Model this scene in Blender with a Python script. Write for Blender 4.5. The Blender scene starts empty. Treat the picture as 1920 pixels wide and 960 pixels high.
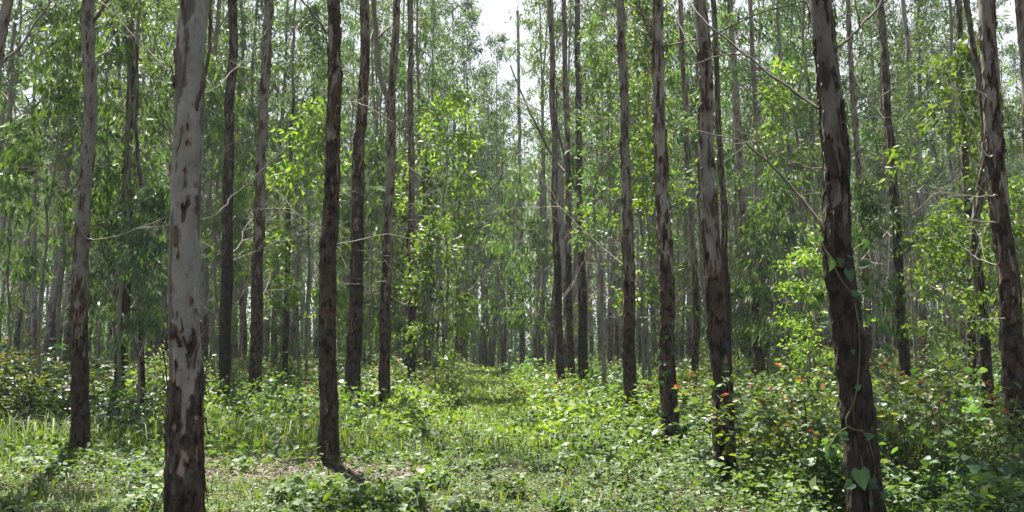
import bpy, bmesh, math, random
import numpy as np
from mathutils import Vector, Matrix

scene = bpy.context.scene
COL = scene.collection
R = math.radians

# ------------------------------------------------------------------ camera, world, sun, exposure
F = 1650.0            # focal length in pixels of the 1920 px wide frame
EYE = 1.5
PITCH = math.atan(170.0 / F)
cam_d = bpy.data.cameras.new("camera")
cam_d.sensor_width = 36.0
cam_d.lens = 36.0 * F / 1920.0
cam_d.clip_start = 0.05
cam_d.clip_end = 3000.0
cam = bpy.data.objects.new("camera", cam_d)
COL.objects.link(cam)
cam.location = (0, 0, EYE)
cam.rotation_euler = (R(90) + PITCH, 0, 0)
scene.camera = cam

SUN_EL, SUN_AZ = R(67), R(-24)          # azimuth measured from +Y (view direction) towards +X
world = bpy.data.worlds.new("World")
scene.world = world
world.use_nodes = True
wn = world.node_tree.nodes
wl = world.node_tree.links
bg = wn["Background"]
sky = wn.new("ShaderNodeTexSky")
sky.sky_type = 'NISHITA'
sky.sun_disc = False
sky.sun_elevation = SUN_EL
sky.sun_rotation = SUN_AZ
sky.air_density = 1.0
sky.dust_density = 1.6
sky.ozone_density = 1.0
# thin white cloud, thickest low in the sky, broken overhead
wtc = wn.new("ShaderNodeTexCoord")
wsep = wn.new("ShaderNodeSeparateXYZ")
wl.new(wtc.outputs["Generated"], wsep.inputs[0])
wno = wn.new("ShaderNodeTexNoise")
wno.inputs["Scale"].default_value = 3.5
wno.inputs["Detail"].default_value = 5
wl.new(wtc.outputs["Generated"], wno.inputs["Vector"])
wmr = wn.new("ShaderNodeMapRange")
wl.new(wsep.outputs[2], wmr.inputs[0])
for i_, v_ in zip((1, 2, 3, 4), (.35, .75, .60, -.55)): wmr.inputs[i_].default_value = v_
wad = wn.new("ShaderNodeMath"); wad.operation = 'ADD'
wl.new(wmr.outputs[0], wad.inputs[0]); wl.new(wno.outputs["Fac"], wad.inputs[1])
wm2 = wn.new("ShaderNodeMapRange")
wl.new(wad.outputs[0], wm2.inputs[0])
for i_, v_ in zip((1, 2, 3, 4), (.50, .95, 0, .92)): wm2.inputs[i_].default_value = v_
wmx = wn.new("ShaderNodeMix"); wmx.data_type = 'RGBA'
wl.new(wm2.outputs[0], wmx.inputs[0])
wl.new(sky.outputs[0], wmx.inputs[6])
wmx.inputs[7].default_value = (4.0, 4.15, 4.3, 1)
wl.new(wmx.outputs[2], bg.inputs[0])
bg.inputs[1].default_value = 0.05

sun_d = bpy.data.lights.new("sun", 'SUN')
sun_d.energy = 5.0
sun_d.angle = R(0.53)
sun_d.color = (1.0, 0.95, 0.86)
sun = bpy.data.objects.new("sun", sun_d)
COL.objects.link(sun)
sdir = Vector((math.sin(SUN_AZ) * math.cos(SUN_EL), math.cos(SUN_AZ) * math.cos(SUN_EL), math.sin(SUN_EL)))
sun.rotation_euler = sdir.to_track_quat('Z', 'Y').to_euler()
sun.location = (0, 0, 60)

scene.view_settings.view_transform = 'Standard'
scene.view_settings.look = 'None'
scene.view_settings.exposure = 2.36
scene.view_settings.gamma = 1.0
scene.view_settings.use_curve_mapping = False
scene.cycles.max_bounces = 5
scene.cycles.diffuse_bounces = 2
scene.cycles.glossy_bounces = 2
scene.cycles.transmission_bounces = 3
scene.cycles.transparent_max_bounces = 4
scene.cycles.sample_clamp_indirect = 6.0
scene.cycles.use_denoising = True

HAZE = .0004            # density of the forest air, per metre

# ------------------------------------------------------------------ photo pixel -> world
CP, SP = math.cos(PITCH), math.sin(PITCH)

def ray(px, py):
    a, b = (px - 960.0) / F, (480.0 - py) / F
    return np.array([a, CP - b * SP, SP + b * CP])

def at(px, py, Y):
    r = ray(px, py)
    return np.array([0, 0, EYE]) + r * (Y / r[1])

def gdepth(py):
    r = ray(960, py)
    return r[1] * (EYE / -r[2])

def dbl(v):
    return np.asarray(v, dtype=float)

# ------------------------------------------------------------------ noise (numpy value noise)
def _h(ix, iy, iz, s):
    n = (ix * 374761393 + iy * 668265263 + iz * 2147483647 + s * 974711) & 0x7fffffff
    n = ((n ^ (n >> 13)) * 1274126177) & 0x7fffffff
    n = ((n ^ (n >> 16)) * 668265263) & 0x7fffffff
    return ((n ^ (n >> 15)) & 0xffff) / 65535.0

def vnoise(p, s=0):
    p = np.asarray(p, dtype=float)
    i = np.floor(p).astype(np.int64)
    f = p - i
    f = f * f * (3 - 2 * f)
    out = 0.0
    for dx in (0, 1):
        for dy in (0, 1):
            for dz in (0, 1):
                w = (f[..., 0] if dx else 1 - f[..., 0]) * (f[..., 1] if dy else 1 - f[..., 1]) * (f[..., 2] if dz else 1 - f[..., 2])
                out = out + w * _h(i[..., 0] + dx, i[..., 1] + dy, i[..., 2] + dz, s)
    return out

def fbm(p, s=0, octv=3):
    a, t, o = 0.5, 0.0, 0.0
    p = np.asarray(p, dtype=float)
    for k in range(octv):
        o = o + a * vnoise(p * (2 ** k), s + k * 17)
        t += a
        a *= 0.5
    return o / t

def sstep(a, b, x):
    t = np.clip((x - a) / (b - a), 0, 1)
    return t * t * (3 - 2 * t)

def gz(x, y):
    x, y = np.asarray(x, float), np.asarray(y, float)
    p = np.stack([x * .22, y * .22, 0 * x], -1)
    return (vnoise(p, 5) - .5) * .16 * sstep(5, 12, y) + (vnoise(p * 4, 6) - .5) * .035

# ------------------------------------------------------------------ mesh building
def mesh_np(name, V, faces, mats, midx=None, smooth=False, attrs=None):
    """faces: list of int arrays (n,k); midx: material index per array."""
    me = bpy.data.meshes.new(name)
    V = np.asarray(V, dtype=np.float32)
    me.vertices.add(len(V))
    me.vertices.foreach_set("co", V.ravel())
    faces = [np.asarray(f, dtype=np.int32) for f in faces if len(f)]
    nl = sum(f.size for f in faces)
    npoly = sum(len(f) for f in faces)
    me.loops.add(nl)
    me.polygons.add(npoly)
    me.loops.foreach_set("vertex_index", np.concatenate([f.ravel() for f in faces]))
    tot = np.concatenate([np.full(len(f), f.shape[1], np.int32) for f in faces])
    st = np.concatenate([[0], np.cumsum(tot)[:-1]]).astype(np.int32)
    me.polygons.foreach_set("loop_start", st)
    if midx is not None:
        me.polygons.foreach_set("material_index", np.concatenate([np.full(len(f), m, np.int32) for f, m in zip(faces, midx)]))
    if smooth:
        me.polygons.foreach_set("use_smooth", np.ones(npoly, dtype=bool))
    for m in mats:
        me.materials.append(m)
    for k, a in (attrs or {}).items():
        at_ = me.attributes.new(k, 'FLOAT', 'POINT')
        at_.data.foreach_set("value", np.asarray(a, dtype=np.float32))
    me.update(calc_edges=True)
    me.validate()
    return me

def link(name, me, parent=None, loc=(0, 0, 0), rot=(0, 0, 0), scale=(1, 1, 1)):
    o = bpy.data.objects.new(name, me)
    COL.objects.link(o)
    o.location = loc
    o.rotation_euler = rot
    o.scale = scale
    if parent is not None:
        o.parent = parent
    return o

def tag(o, label=None, cat=None, group=None, kind=None):
    if label: o["label"] = label
    if cat: o["category"] = cat
    if group: o["group"] = group
    if kind: o["kind"] = kind
    return o

class Geo:
    def __init__(self):
        self.V, self.n, self.T, self.Q = [], 0, [], []
    def add(self, V, T=None, Q=None):
        V = np.asarray(V, float).reshape(-1, 3)
        if T is not None and len(T): self.T.append(np.asarray(T, int) + self.n)
        if Q is not None and len(Q): self.Q.append(np.asarray(Q, int) + self.n)
        self.V.append(V)
        self.n += len(V)
    def tube(self, P, rad, seg=6, cap=True):
        P = dbl(P)
        rad = np.broadcast_to(dbl(rad), (len(P),))
        n = len(P)
        tan = np.gradient(P, axis=0)
        tan /= np.linalg.norm(tan, axis=1)[:, None] + 1e-9
        ref = np.array([1., 0, 0]) if abs(tan[0][0]) < .8 else np.array([0, 1., 0])
        u = np.cross(tan, ref); u /= np.linalg.norm(u, axis=1)[:, None] + 1e-9
        v = np.cross(tan, u)
        th = np.arange(seg) * 2 * math.pi / seg
        V = P[:, None, :] + rad[:, None, None] * (np.cos(th)[None, :, None] * u[:, None, :] + np.sin(th)[None, :, None] * v[:, None, :])
        i = np.arange(n - 1)[:, None] * seg; j = np.arange(seg)[None, :]
        Q = np.stack([i + j, i + (j + 1) % seg, i + seg + (j + 1) % seg, i + seg + j], -1).reshape(-1, 4)
        self.add(V.reshape(-1, 3), Q=Q)
    def mesh(self, name, mats, smooth=False):
        fs = []
        if self.T: fs.append(np.concatenate(self.T))
        if self.Q: fs.append(np.concatenate(self.Q))
        return mesh_np(name, np.concatenate(self.V), fs, mats, None, smooth)

# leaf templates: unit length along +Y, flat normal +Z, half width 1 scaled by w
LEAF = {
    'kite': (dbl([[0, 0, 0], [-1, .42, .10], [0, 1, -.06], [1, .42, .10]]), np.array([[0, 3, 2], [0, 2, 1]])),
    'lance': (dbl([[0, 0, 0], [-1, .35, .03], [1, .35, .03], [-.62, .72, -.05], [.62, .72, -.05], [0, 1, -.16]]),
              np.array([[0, 2, 1], [1, 2, 4], [1, 4, 3], [3, 4, 5]])),
    'ovate': (dbl([[0, 0, 0], [-.9, .22, .10], [0, .35, 0], [.9, .22, .10], [-.85, .55, .07], [0, .65, -.03], [.85, .55, .07], [0, 1, -.12]]),
              np.array([[0, 2, 1], [0, 3, 2], [1, 2, 5], [1, 5, 4], [2, 3, 6], [2, 6, 5], [4, 5, 7], [5, 6, 7]])),
    'heart': (dbl([[0, .10, 0], [-.55, -.06, .05], [-1, .16, .10], [-.9, .45, .06], [-.45, .78, 0], [0, 1.05, -.10],
                   [.45, .78, 0], [.9, .45, .06], [1, .16, .10], [.55, -.06, .05], [0, .5, -.03]]),
              np.array([[10, b, a] for a, b in zip([0, 1, 2, 3, 4, 5, 6, 7, 8, 9], [1, 2, 3, 4, 5, 6, 7, 8, 9, 0])])),
}

def leaves(geo, P, D, L, wr, kind, rng, flat=0.0):
    """P base points, D directions, L lengths; flat: 1 = faces the sky, 0 = random roll"""
    P, D = dbl(P), dbl(D)
    n = len(P)
    D = D / (np.linalg.norm(D, axis=1)[:, None] + 1e-9)
    rv = rng.normal(size=(n, 3)) * (1 - flat) + np.array([0, 0, 1.0]) * flat * 1.6
    x = np.cross(D, rv)
    x /= np.linalg.norm(x, axis=1)[:, None] + 1e-9
    z = np.cross(x, D)
    tv, tt = LEAF[kind]
    L = np.broadcast_to(dbl(L), (n,))[:, None, None]
    W = wr * rng.uniform(.8, 1.2, n)[:, None, None]
    fold = rng.uniform(-.2, 1.4, n)[:, None, None]
    V = P[:, None, :] + L * (tv[None, :, 1:2] * D[:, None, :] + W * tv[None, :, 0:1] * x[:, None, :] + fold * tv[None, :, 2:3] * z[:, None, :])
    k = len(tv)
    T = (np.arange(n)[:, None, None] * k + tt[None]).reshape(-1, 3)
    geo.add(V.reshape(-1, 3), T=T)

# ------------------------------------------------------------------ materials
def newmat(name):
    m = bpy.data.materials.new(name)
    m.use_nodes = True
    nt = m.node_tree
    nt.nodes.clear()
    out = nt.nodes.new("ShaderNodeOutputMaterial")
    return m, nt, nt.nodes, nt.links, out

def ramp(nt, fac, stops, interp='LINEAR'):
    r = nt.nodes.new("ShaderNodeValToRGB")
    r.color_ramp.interpolation = interp
    e = r.color_ramp.elements
    while len(e) < len(stops): e.new(0.5)
    for el, (p, c) in zip(e, stops):
        el.position = p
        el.color = tuple(c) + (1,) if len(c) == 3 else c
    nt.links.new(fac, r.inputs[0])
    return r.outputs[0]

def mixc(nt, fac, a, b, mode='MIX'):
    m = nt.nodes.new("ShaderNodeMix")
    m.data_type = 'RGBA'
    m.blend_type = mode
    m.clamp_factor = True
    for sock, v in ((m.inputs[0], fac), (m.inputs[6], a), (m.inputs[7], b)):
        if isinstance(v, (int, float)): sock.default_value = v
        elif isinstance(v, tuple): sock.default_value = v + (1,) if len(v) == 3 else v
        else: nt.links.new(v, sock)
    return m.outputs[2]

def noise(nt, vec, scale, detail=3, rough=.55):
    n = nt.nodes.new("ShaderNodeTexNoise")
    n.inputs["Scale"].default_value = scale
    n.inputs["Detail"].default_value = detail
    n.inputs["Roughness"].default_value = rough
    if vec is not None: nt.links.new(vec, n.inputs["Vector"])
    return n.outputs["Fac"]

def maprange(nt, v, a, b, c=0.0, d=1.0):
    m = nt.nodes.new("ShaderNodeMapRange")
    nt.links.new(v, m.inputs[0])
    for i, x in zip((1, 2, 3, 4), (a, b, c, d)): m.inputs[i].default_value = x
    return m.outputs[0]

def scaled_obj(nt, s):
    tc = nt.nodes.new("ShaderNodeTexCoord")
    mp = nt.nodes.new("ShaderNodeMapping")
    mp.inputs["Scale"].default_value = s
    nt.links.new(tc.outputs["Object"], mp.inputs[0])
    return mp.outputs[0]

def leaf_mat(name, cols, trans=.42, rough=.42, tcol=None, tint=.35):
    """leaf colours run along 'cols' leaf by leaf; translucent light comes through yellower"""
    m, nt, N, Lk, out = newmat(name)
    g = N.new("ShaderNodeNewGeometry")
    stops = [(i / (len(cols) - 1), c) for i, c in enumerate(cols)]
    c = ramp(nt, g.outputs["Random Per Island"], stops)
    oi = N.new("ShaderNodeObjectInfo")
    f = maprange(nt, oi.outputs["Random"], 0, 1, 1 - tint, 1 + tint)
    vm = N.new("ShaderNodeVectorMath"); vm.operation = 'SCALE'
    Lk.new(c, vm.inputs[0]); Lk.new(f, vm.inputs["Scale"])
    b = N.new("ShaderNodeBsdfPrincipled")
    Lk.new(vm.outputs[0], b.inputs["Base Color"])
    b.inputs["Roughness"].default_value = rough
    b.inputs["Specular IOR Level"].default_value = .32
    t = N.new("ShaderNodeBsdfTranslucent")
    tm = mixc(nt, 1.0, vm.outputs[0], tcol or (1.75, 1.70, .48), 'MULTIPLY')
    Lk.new(tm, t.inputs[0])
    mx = N.new("ShaderNodeMixShader")
    mx.inputs[0].default_value = trans
    Lk.new(b.outputs[0], mx.inputs[1]); Lk.new(t.outputs[0], mx.inputs[2])
    Lk.new(mx.outputs[0], out.inputs[0])
    return m

def bark_mat(name, pale, pale2, olive, dark, brown, rust, bump=.5):
    m, nt, N, Lk, out = newmat(name)
    a_old = N.new("ShaderNodeAttribute"); a_old.attribute_name = "old"
    a_fl = N.new("ShaderNodeAttribute"); a_fl.attribute_name = "fleck"
    oi = N.new("ShaderNodeObjectInfo")
    v = scaled_obj(nt, (1, 1, .5))
    vs = scaled_obj(nt, (1, 1, .26))
    n1 = noise(nt, v, 9, 4)
    n2 = noise(nt, v, 34, 4, .65)
    n3 = noise(nt, vs, 42, 5, .7)
    n4 = noise(nt, v, 5, 2)
    sm = ramp(nt, n1, [(.32, pale2), (.62, pale)])
    sm = mixc(nt, maprange(nt, n2, .56, .72), sm, olive)
    sm = mixc(nt, a_fl.outputs["Fac"], sm, olive)
    sm = mixc(nt, maprange(nt, n3, .60, .70, 0, .55), sm, brown)
    ol = ramp(nt, n3, [(.34, dark), (.50, brown), (.66, tuple(x * 1.5 for x in brown))])
    ol = mixc(nt, maprange(nt, n4, .52, .70, 0, .8), ol, rust)
    ol = mixc(nt, maprange(nt, n3, .30, .46, .75, 0), ol, dark)
    n5 = noise(nt, scaled_obj(nt, (1, 1, .62)), 13, 3, .6)
    ol = mixc(nt, maprange(nt, n5, .53, .60, 0, .85), ol, olive)
    ol = mixc(nt, maprange(nt, n5, .46, .40, 0, .9), ol, dark)
    # torn edge of the old bark: fresh rusty wood
    e = N.new("ShaderNodeMath"); e.operation = 'MULTIPLY'
    Lk.new(maprange(nt, a_old.outputs["Fac"], .05, .35), e.inputs[0])
    Lk.new(maprange(nt, a_old.outputs["Fac"], .75, .4), e.inputs[1])
    c = mixc(nt, maprange(nt, a_old.outputs["Fac"], .35, .6), sm, ol)
    c = mixc(nt, e.outputs[0], c, rust)
    f = maprange(nt, oi.outputs["Random"], 0, 1, .82, 1.18)
    vm = N.new("ShaderNodeVectorMath"); vm.operation = 'SCALE'
    Lk.new(c, vm.inputs[0]); Lk.new(f, vm.inputs["Scale"])
    b = N.new("ShaderNodeBsdfPrincipled")
    Lk.new(vm.outputs[0], b.inputs["Base Color"])
    b.inputs["Roughness"].default_value = .85
    b.inputs["Specular IOR Level"].default_value = .2
    bm = N.new("ShaderNodeBump")
    bm.inputs["Strength"].default_value = bump
    bm.inputs["Distance"].default_value = .02
    hm = N.new("ShaderNodeMath"); hm.operation = 'MULTIPLY_ADD'
    Lk.new(n3, hm.inputs[0])
    Lk.new(maprange(nt, a_old.outputs["Fac"], .2, .7, .15, 1.0), hm.inputs[1])
    Lk.new(a_old.outputs["Fac"], hm.inputs[2])
    Lk.new(hm.outputs[0], bm.inputs["Height"])
    Lk.new(bm.outputs[0], b.inputs["Normal"])
    Lk.new(b.outputs[0], out.inputs[0])
    return m

def simple_mat(name, c1, c2, scale=8, rough=.8, zs=.2):
    m, nt, N, Lk, out = newmat(name)
    n1 = noise(nt, scaled_obj(nt, (1, 1, zs)), scale, 4)
    c = ramp(nt, n1, [(.35, c1), (.65, c2)])
    b = N.new("ShaderNodeBsdfPrincipled")
    Lk.new(c, b.inputs["Base Color"])
    b.inputs["Roughness"].default_value = rough
    b.inputs["Specular IOR Level"].default_value = .25
    Lk.new(b.outputs[0], out.inputs[0])
    return m

M_PALE = bark_mat("pale_bark", (.240, .224, .200), (.160, .148, .130), (.088, .080, .062), (.012, .009, .007), (.055, .040, .029), (.19, .100, .052), .7)
M_GREY = bark_mat("grey_bark", (.190, .172, .145), (.115, .103, .086), (.056, .051, .043), (.008, .0065, .005), (.040, .027, .018), (.120, .066, .036), .8)
M_BROWN = bark_mat("brown_bark", (.140, .124, .102), (.082, .072, .058), (.040, .035, .027), (.0065, .005, .004), (.029, .020, .014), (.070, .043, .026), .9)
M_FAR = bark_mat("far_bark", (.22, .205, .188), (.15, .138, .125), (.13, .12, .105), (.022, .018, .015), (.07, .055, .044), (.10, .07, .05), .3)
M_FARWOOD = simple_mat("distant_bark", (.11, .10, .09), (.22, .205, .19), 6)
M_LIMB = simple_mat("limb_bark", (.09, .072, .055), (.19, .165, .14), 14)
M_TWIG = simple_mat("dry_twig", (.10, .085, .07), (.20, .175, .15), 20)
M_PALETWIG = simple_mat("pale_dry_twig", (.26, .235, .20), (.42, .39, .34), 20)
M_DARKTWIG = simple_mat("dark_twig", (.045, .034, .026), (.10, .08, .062), 20)
M_STEM = simple_mat("green_stem", (.06, .075, .025), (.12, .11, .05), 20)

M_EUC = leaf_mat("eucalyptus_leaf", [(.022, .054, .026), (.036, .080, .034), (.052, .104, .040), (.030, .070, .038), (.078, .125, .044)], .42, .55)
M_EUCY = leaf_mat("warm_eucalyptus_leaf", [(.032, .068, .020), (.054, .098, .026), (.082, .128, .032), (.044, .084, .026), (.10, .142, .036)], .45, .5)
M_EUCL = leaf_mat("young_eucalyptus_leaf", [(.030, .066, .024), (.046, .092, .028), (.068, .120, .034), (.036, .076, .030)], .40, .6)
M_BROAD = leaf_mat("light_broad_leaf", [(.050, .110, .024), (.080, .145, .028), (.130, .190, .038), (.062, .118, .030)], .42, .48)
M_LANT = leaf_mat("lantana_leaf", [(.042, .078, .022), (.062, .104, .027), (.100, .130, .034), (.050, .086, .030), (.125, .125, .040)], .40, .5)
M_DARKL = leaf_mat("dark_shrub_leaf", [(.022, .050, .027), (.034, .066, .033), (.048, .082, .040)], .33, .42)
M_VINE = leaf_mat("vine_leaf", [(.038, .088, .042), (.050, .102, .046), (.064, .125, .044)], .40, .45)
M_HERB = leaf_mat("herb_leaf", [(.034, .074, .021), (.050, .098, .026), (.078, .125, .032), (.036, .072, .028), (.100, .130, .042)], .40, .55, tint=.05)
M_LIME = leaf_mat("lime_weed_leaf", [(.050, .105, .022), (.072, .132, .027), (.112, .160, .033), (.058, .108, .027), (.140, .158, .042)], .46, .5, tint=.15)
M_GRASS = leaf_mat("grass_blade", [(.038, .075, .022), (.060, .100, .028), (.105, .130, .042), (.050, .082, .028)], .38, .55, tint=.05)
M_LITTER = leaf_mat("dead_leaf", [(.055, .037, .025), (.095, .070, .050), (.15, .118, .09), (.075, .054, .040), (.042, .03, .022)], .12, .7, (1.2, 1.1, .8), .0)
M_FLOWER = leaf_mat("orange_petal", [(.36, .085, .035), (.44, .13, .05), (.40, .17, .06)], .3, .5, (1.1, 1.0, .8), .1)

def ground_mat():
    m, nt, N, Lk, out = newmat("forest_soil")
    tc = N.new("ShaderNodeTexCoord")
    n1 = noise(nt, tc.outputs["Object"], .7, 5)
    n2 = noise(nt, tc.outputs["Object"], 14, 6, .7)
    c = ramp(nt, n2, [(.30, (.022, .017, .012)), (.50, (.055, .043, .031)), (.68, (.105, .083, .062))])
    c = mixc(nt, maprange(nt, n1, .40, .62), c, (.03, .04, .015))
    b = N.new("ShaderNodeBsdfPrincipled")
    Lk.new(c, b.inputs["Base Color"])
    b.inputs["Roughness"].default_value = .95
    b.inputs["Specular IOR Level"].default_value = .1
    bm = N.new("ShaderNodeBump"); bm.inputs["Strength"].default_value = .6; bm.inputs["Distance"].default_value = .03
    Lk.new(n2, bm.inputs["Height"]); Lk.new(bm.outputs[0], b.inputs["Normal"])
    Lk.new(b.outputs[0], out.inputs[0])
    return m

# ------------------------------------------------------------------ ground sheet
def build_ground():
    xs = np.concatenate([[-400, -250, -120], np.linspace(-70, 70, 141), [120, 250, 400]])
    ys = np.concatenate([[-60, -25], np.linspace(-8, 30, 115), np.linspace(31, 125, 95), [160, 250, 400]])
    X, Y = np.meshgrid(xs, ys)
    Z = gz(X, Y)
    V = np.stack([X, Y, Z], -1).reshape(-1, 3)
    nx = len(xs)
    i = np.arange(len(ys) - 1)[:, None] * nx + np.arange(nx - 1)[None]
    Q = np.stack([i, i + 1, i + nx + 1, i + nx], -1).reshape(-1, 4)
    o = link("ground", mesh_np("ground", V, [Q], [ground_mat()], smooth=True))
    tag(o, "brown forest floor of soil under the plantation trees", "ground", kind="structure")
build_ground()

# ------------------------------------------------------------------ trees
def smooth_path(P, n):
    """Catmull-Rom through the points, n samples, even in arc length of the control points"""
    P = dbl(P)
    d = np.concatenate([[0], np.cumsum(np.linalg.norm(np.diff(P, axis=0), axis=1))])
    t = np.linspace(0, d[-1], n)
    ext = np.vstack([2 * P[0] - P[1], P, 2 * P[-1] - P[-2]])
    idx = np.clip(np.searchsorted(d, t, side='right') - 1, 0, len(P) - 2)
    u = ((t - d[idx]) / (d[idx + 1] - d[idx]))[:, None]
    p0, p1, p2, p3 = ext[idx], ext[idx + 1], ext[idx + 2], ext[idx + 3]
    return .5 * ((2 * p1) + (-p0 + p2) * u + (2 * p0 - 5 * p1 + 4 * p2 - p3) * u ** 2 + (-p0 + 3 * p1 - 3 * p2 + p3) * u ** 3)

def trunk_mesh(name, P, rad, seg, mat, seed, full=.8, top=5.0, lo=.18, relief=1.0, knots=6, fleck=.63):
    """P rings, rad per ring; old rough bark below 'full', torn patches thinning out up to 'top'"""
    P = dbl(P); n = len(P)
    h = P[:, 2] - P[0, 2]
    th = np.arange(seg) * 2 * math.pi / seg
    tan = np.gradient(P, axis=0); tan /= np.linalg.norm(tan, axis=1)[:, None]
    u = np.cross(tan, [0, 1., 0]); u /= np.linalg.norm(u, axis=1)[:, None]
    u = -u
    v = np.cross(tan, u)
    H = np.repeat(h[:, None], seg, 1)
    TH = np.repeat(th[None], n, 0)
    r0 = rad[:, None]
    cx, cy = np.cos(TH), np.sin(TH)
    off = seed * 7.31
    q = np.stack([cx * 1.5 + off, cy * 1.5, H * 4.2], -1)
    nb = fbm(q * np.array([1.3, 1.3, 1.0]), seed, 4)                # patches
    ns = fbm(np.stack([cx * 4 + off, cy * 4, H * 9.0], -1), seed + 50, 3)   # ragged streaks
    pat = .62 * nb + .38 * ns
    cover = np.where(H < full, 1.0, lo + (1 - lo) * np.clip(1 - (H - full) / max(top - full, .1), 0, 1) ** 1.4)
    cover = np.clip(cover + .12 * (fbm(np.stack([cx, cy, H * .5], -1) + off, seed + 9, 2) - .5) * 2, 0, 1)
    thr = .30 + .42 * cover
    thr = np.where(cover > .93, .66, thr)
    old = sstep(-.035, .035, thr - pat)
    fl = sstep(fleck, fleck + .03, fbm(np.stack([cx * 1.3 + 3 + off, cy * 1.3, H * 3.6], -1), seed + 77, 4)) * .9
    rough = fbm(np.stack([cx * 4 + off, cy * 4, H * 11], -1), seed + 31, 3) - .5
    low = fbm(np.stack([cx * .9 + off, cy * .9, H * 1.3], -1), seed + 13, 2) - .5
    disp = relief * (old * (.009 + .034 * rough) + .006 * rough * .3) + r0 * .16 * low
    disp = disp - relief * .006 * fl * (1 - old)
    rg = np.random.default_rng(seed + 900)
    for k in range(knots):
        hk, tk = rg.uniform(.8, max(h[-1] * .8, 1.2)), rg.uniform(0, 6.28)
        dz = (H - hk) / rg.uniform(.05, .09); dt = (np.angle(np.exp(1j * (TH - tk)))) / .5
        g = np.exp(-(dz ** 2 + dt ** 2))
        disp = disp + g * r0 * .20
        old = np.maximum(old, sstep(.35, .7, g))
    flare = 1 + .45 * (.7 + .6 * np.cos(TH * 4 + seed) ** 2) * np.exp(-H / .16) + .08 * np.exp(-H / .8)
    rr = r0 * flare + disp
    V = P[:, None, :] + rr[..., None] * (cx[..., None] * u[:, None, :] + cy[..., None] * v[:, None, :])
    i = np.arange(n - 1)[:, None] * seg; j = np.arange(seg)[None]
    Q = np.stack([i + j, i + (j + 1) % seg, i + seg + (j + 1) % seg, i + seg + j], -1).reshape(-1, 4)
    return mesh_np(name, V.reshape(-1, 3), [Q], [mat], smooth=True, attrs={"old": old.ravel(), "fleck": fl.ravel()})

def twig_geo(rng, geo, p, d, L, r, depth, droop=0.0, curl=.25, nsub=4, seg=4):
    """a bare branch with side twigs; returns tip region points"""
    n = 7
    pts = [np.array(p, float)]
    dd = np.array(d, float); dd /= np.linalg.norm(dd)
    for k in range(n):
        dd = dd + rng.normal(size=3) * curl * .4 + np.array([0, 0, -droop * .2])
        dd /= np.linalg.norm(dd)
        pts.append(pts[-1] + dd * L / n)
    pts = np.array(pts)
    geo.tube(pts, np.linspace(r, r * .25, n + 1), seg)
    ends = [(pts[-1], dd)]
    if depth > 0:
        for k in range(nsub):
            a = rng.integers(2, n)
            sd = dd + rng.normal(size=3) * .75
            ends += twig_geo(rng, geo, pts[a], sd, L * rng.uniform(.35, .6), r * .5, depth - 1, droop, curl, max(2, nsub - 1), 3)
    return ends

def crown_proto(seed, Hc, Rad, nlimb, per, leafL, leafkind, lmat, wmat, r0=.07, droop=.75, wr=.11, first=.0, spread=.22):
    """leader with limbs (wood mesh) and leaf sprays (leaf mesh), origin at the crown's foot"""
    rng = np.random.default_rng(seed)
    wood, leaf = Geo(), Geo()
    n = 14
    lead = np.zeros((n + 1, 3))
    lead[:, 2] = np.linspace(0, Hc, n + 1)
    wob = np.cumsum(rng.normal(size=(n + 1, 2)) * .05, axis=0); wob -= wob[0]
    lead[:, :2] = wob
    wood.tube(lead, np.linspace(r0, r0 * .12, n + 1), 8)
    PP, DD = [], []
    for k in range(nlimb):
        t = first + (1 - first) * ((k + rng.uniform(0, .8)) / nlimb)
        z = t * Hc * .97
        az = k * 2.4 + rng.uniform(-.6, .6)
        prof = (.55 + 1.1 * t) if t < .4 else 1.0 - .72 * ((t - .4) / .6) ** 1.3
        L = Rad * prof * rng.uniform(.6, 1.25)
        el = R(rng.uniform(22, 52) + 18 * t)
        d = np.array([math.cos(az) * math.cos(el), math.sin(az) * math.cos(el), math.sin(el)])
        b = np.array([np.interp(z, lead[:, 2], lead[:, 0]), np.interp(z, lead[:, 2], lead[:, 1]), z])
        ends = twig_geo(rng, wood, b, d, L, max(.008, r0 * .34 * (1 - .6 * t)), 1, .15, .22, 4, 4)
        for (e, ed) in ends:
            m = max(3, int(per * rng.uniform(.5, 1.5)))
            back = rng.uniform(0, .8, m)[:, None] * L * .45
            c = e[None] - ed[None] * back + rng.normal(size=(m, 3)) * spread * np.array([1, 1, .8])
            PP.append(c)
            q = rng.normal(size=(m, 3)) * .55 + ed[None] * .45
            q[:, 2] -= droop
            DD.append(q)
    PP, DD = np.concatenate(PP), np.concatenate(DD)
    leaves(leaf, PP, DD, leafL * rng.uniform(.65, 1.25, len(PP)), wr, leafkind, rng)
    return wood.mesh("limbs", [wmat], True), leaf.mesh("crown", [lmat])

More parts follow.
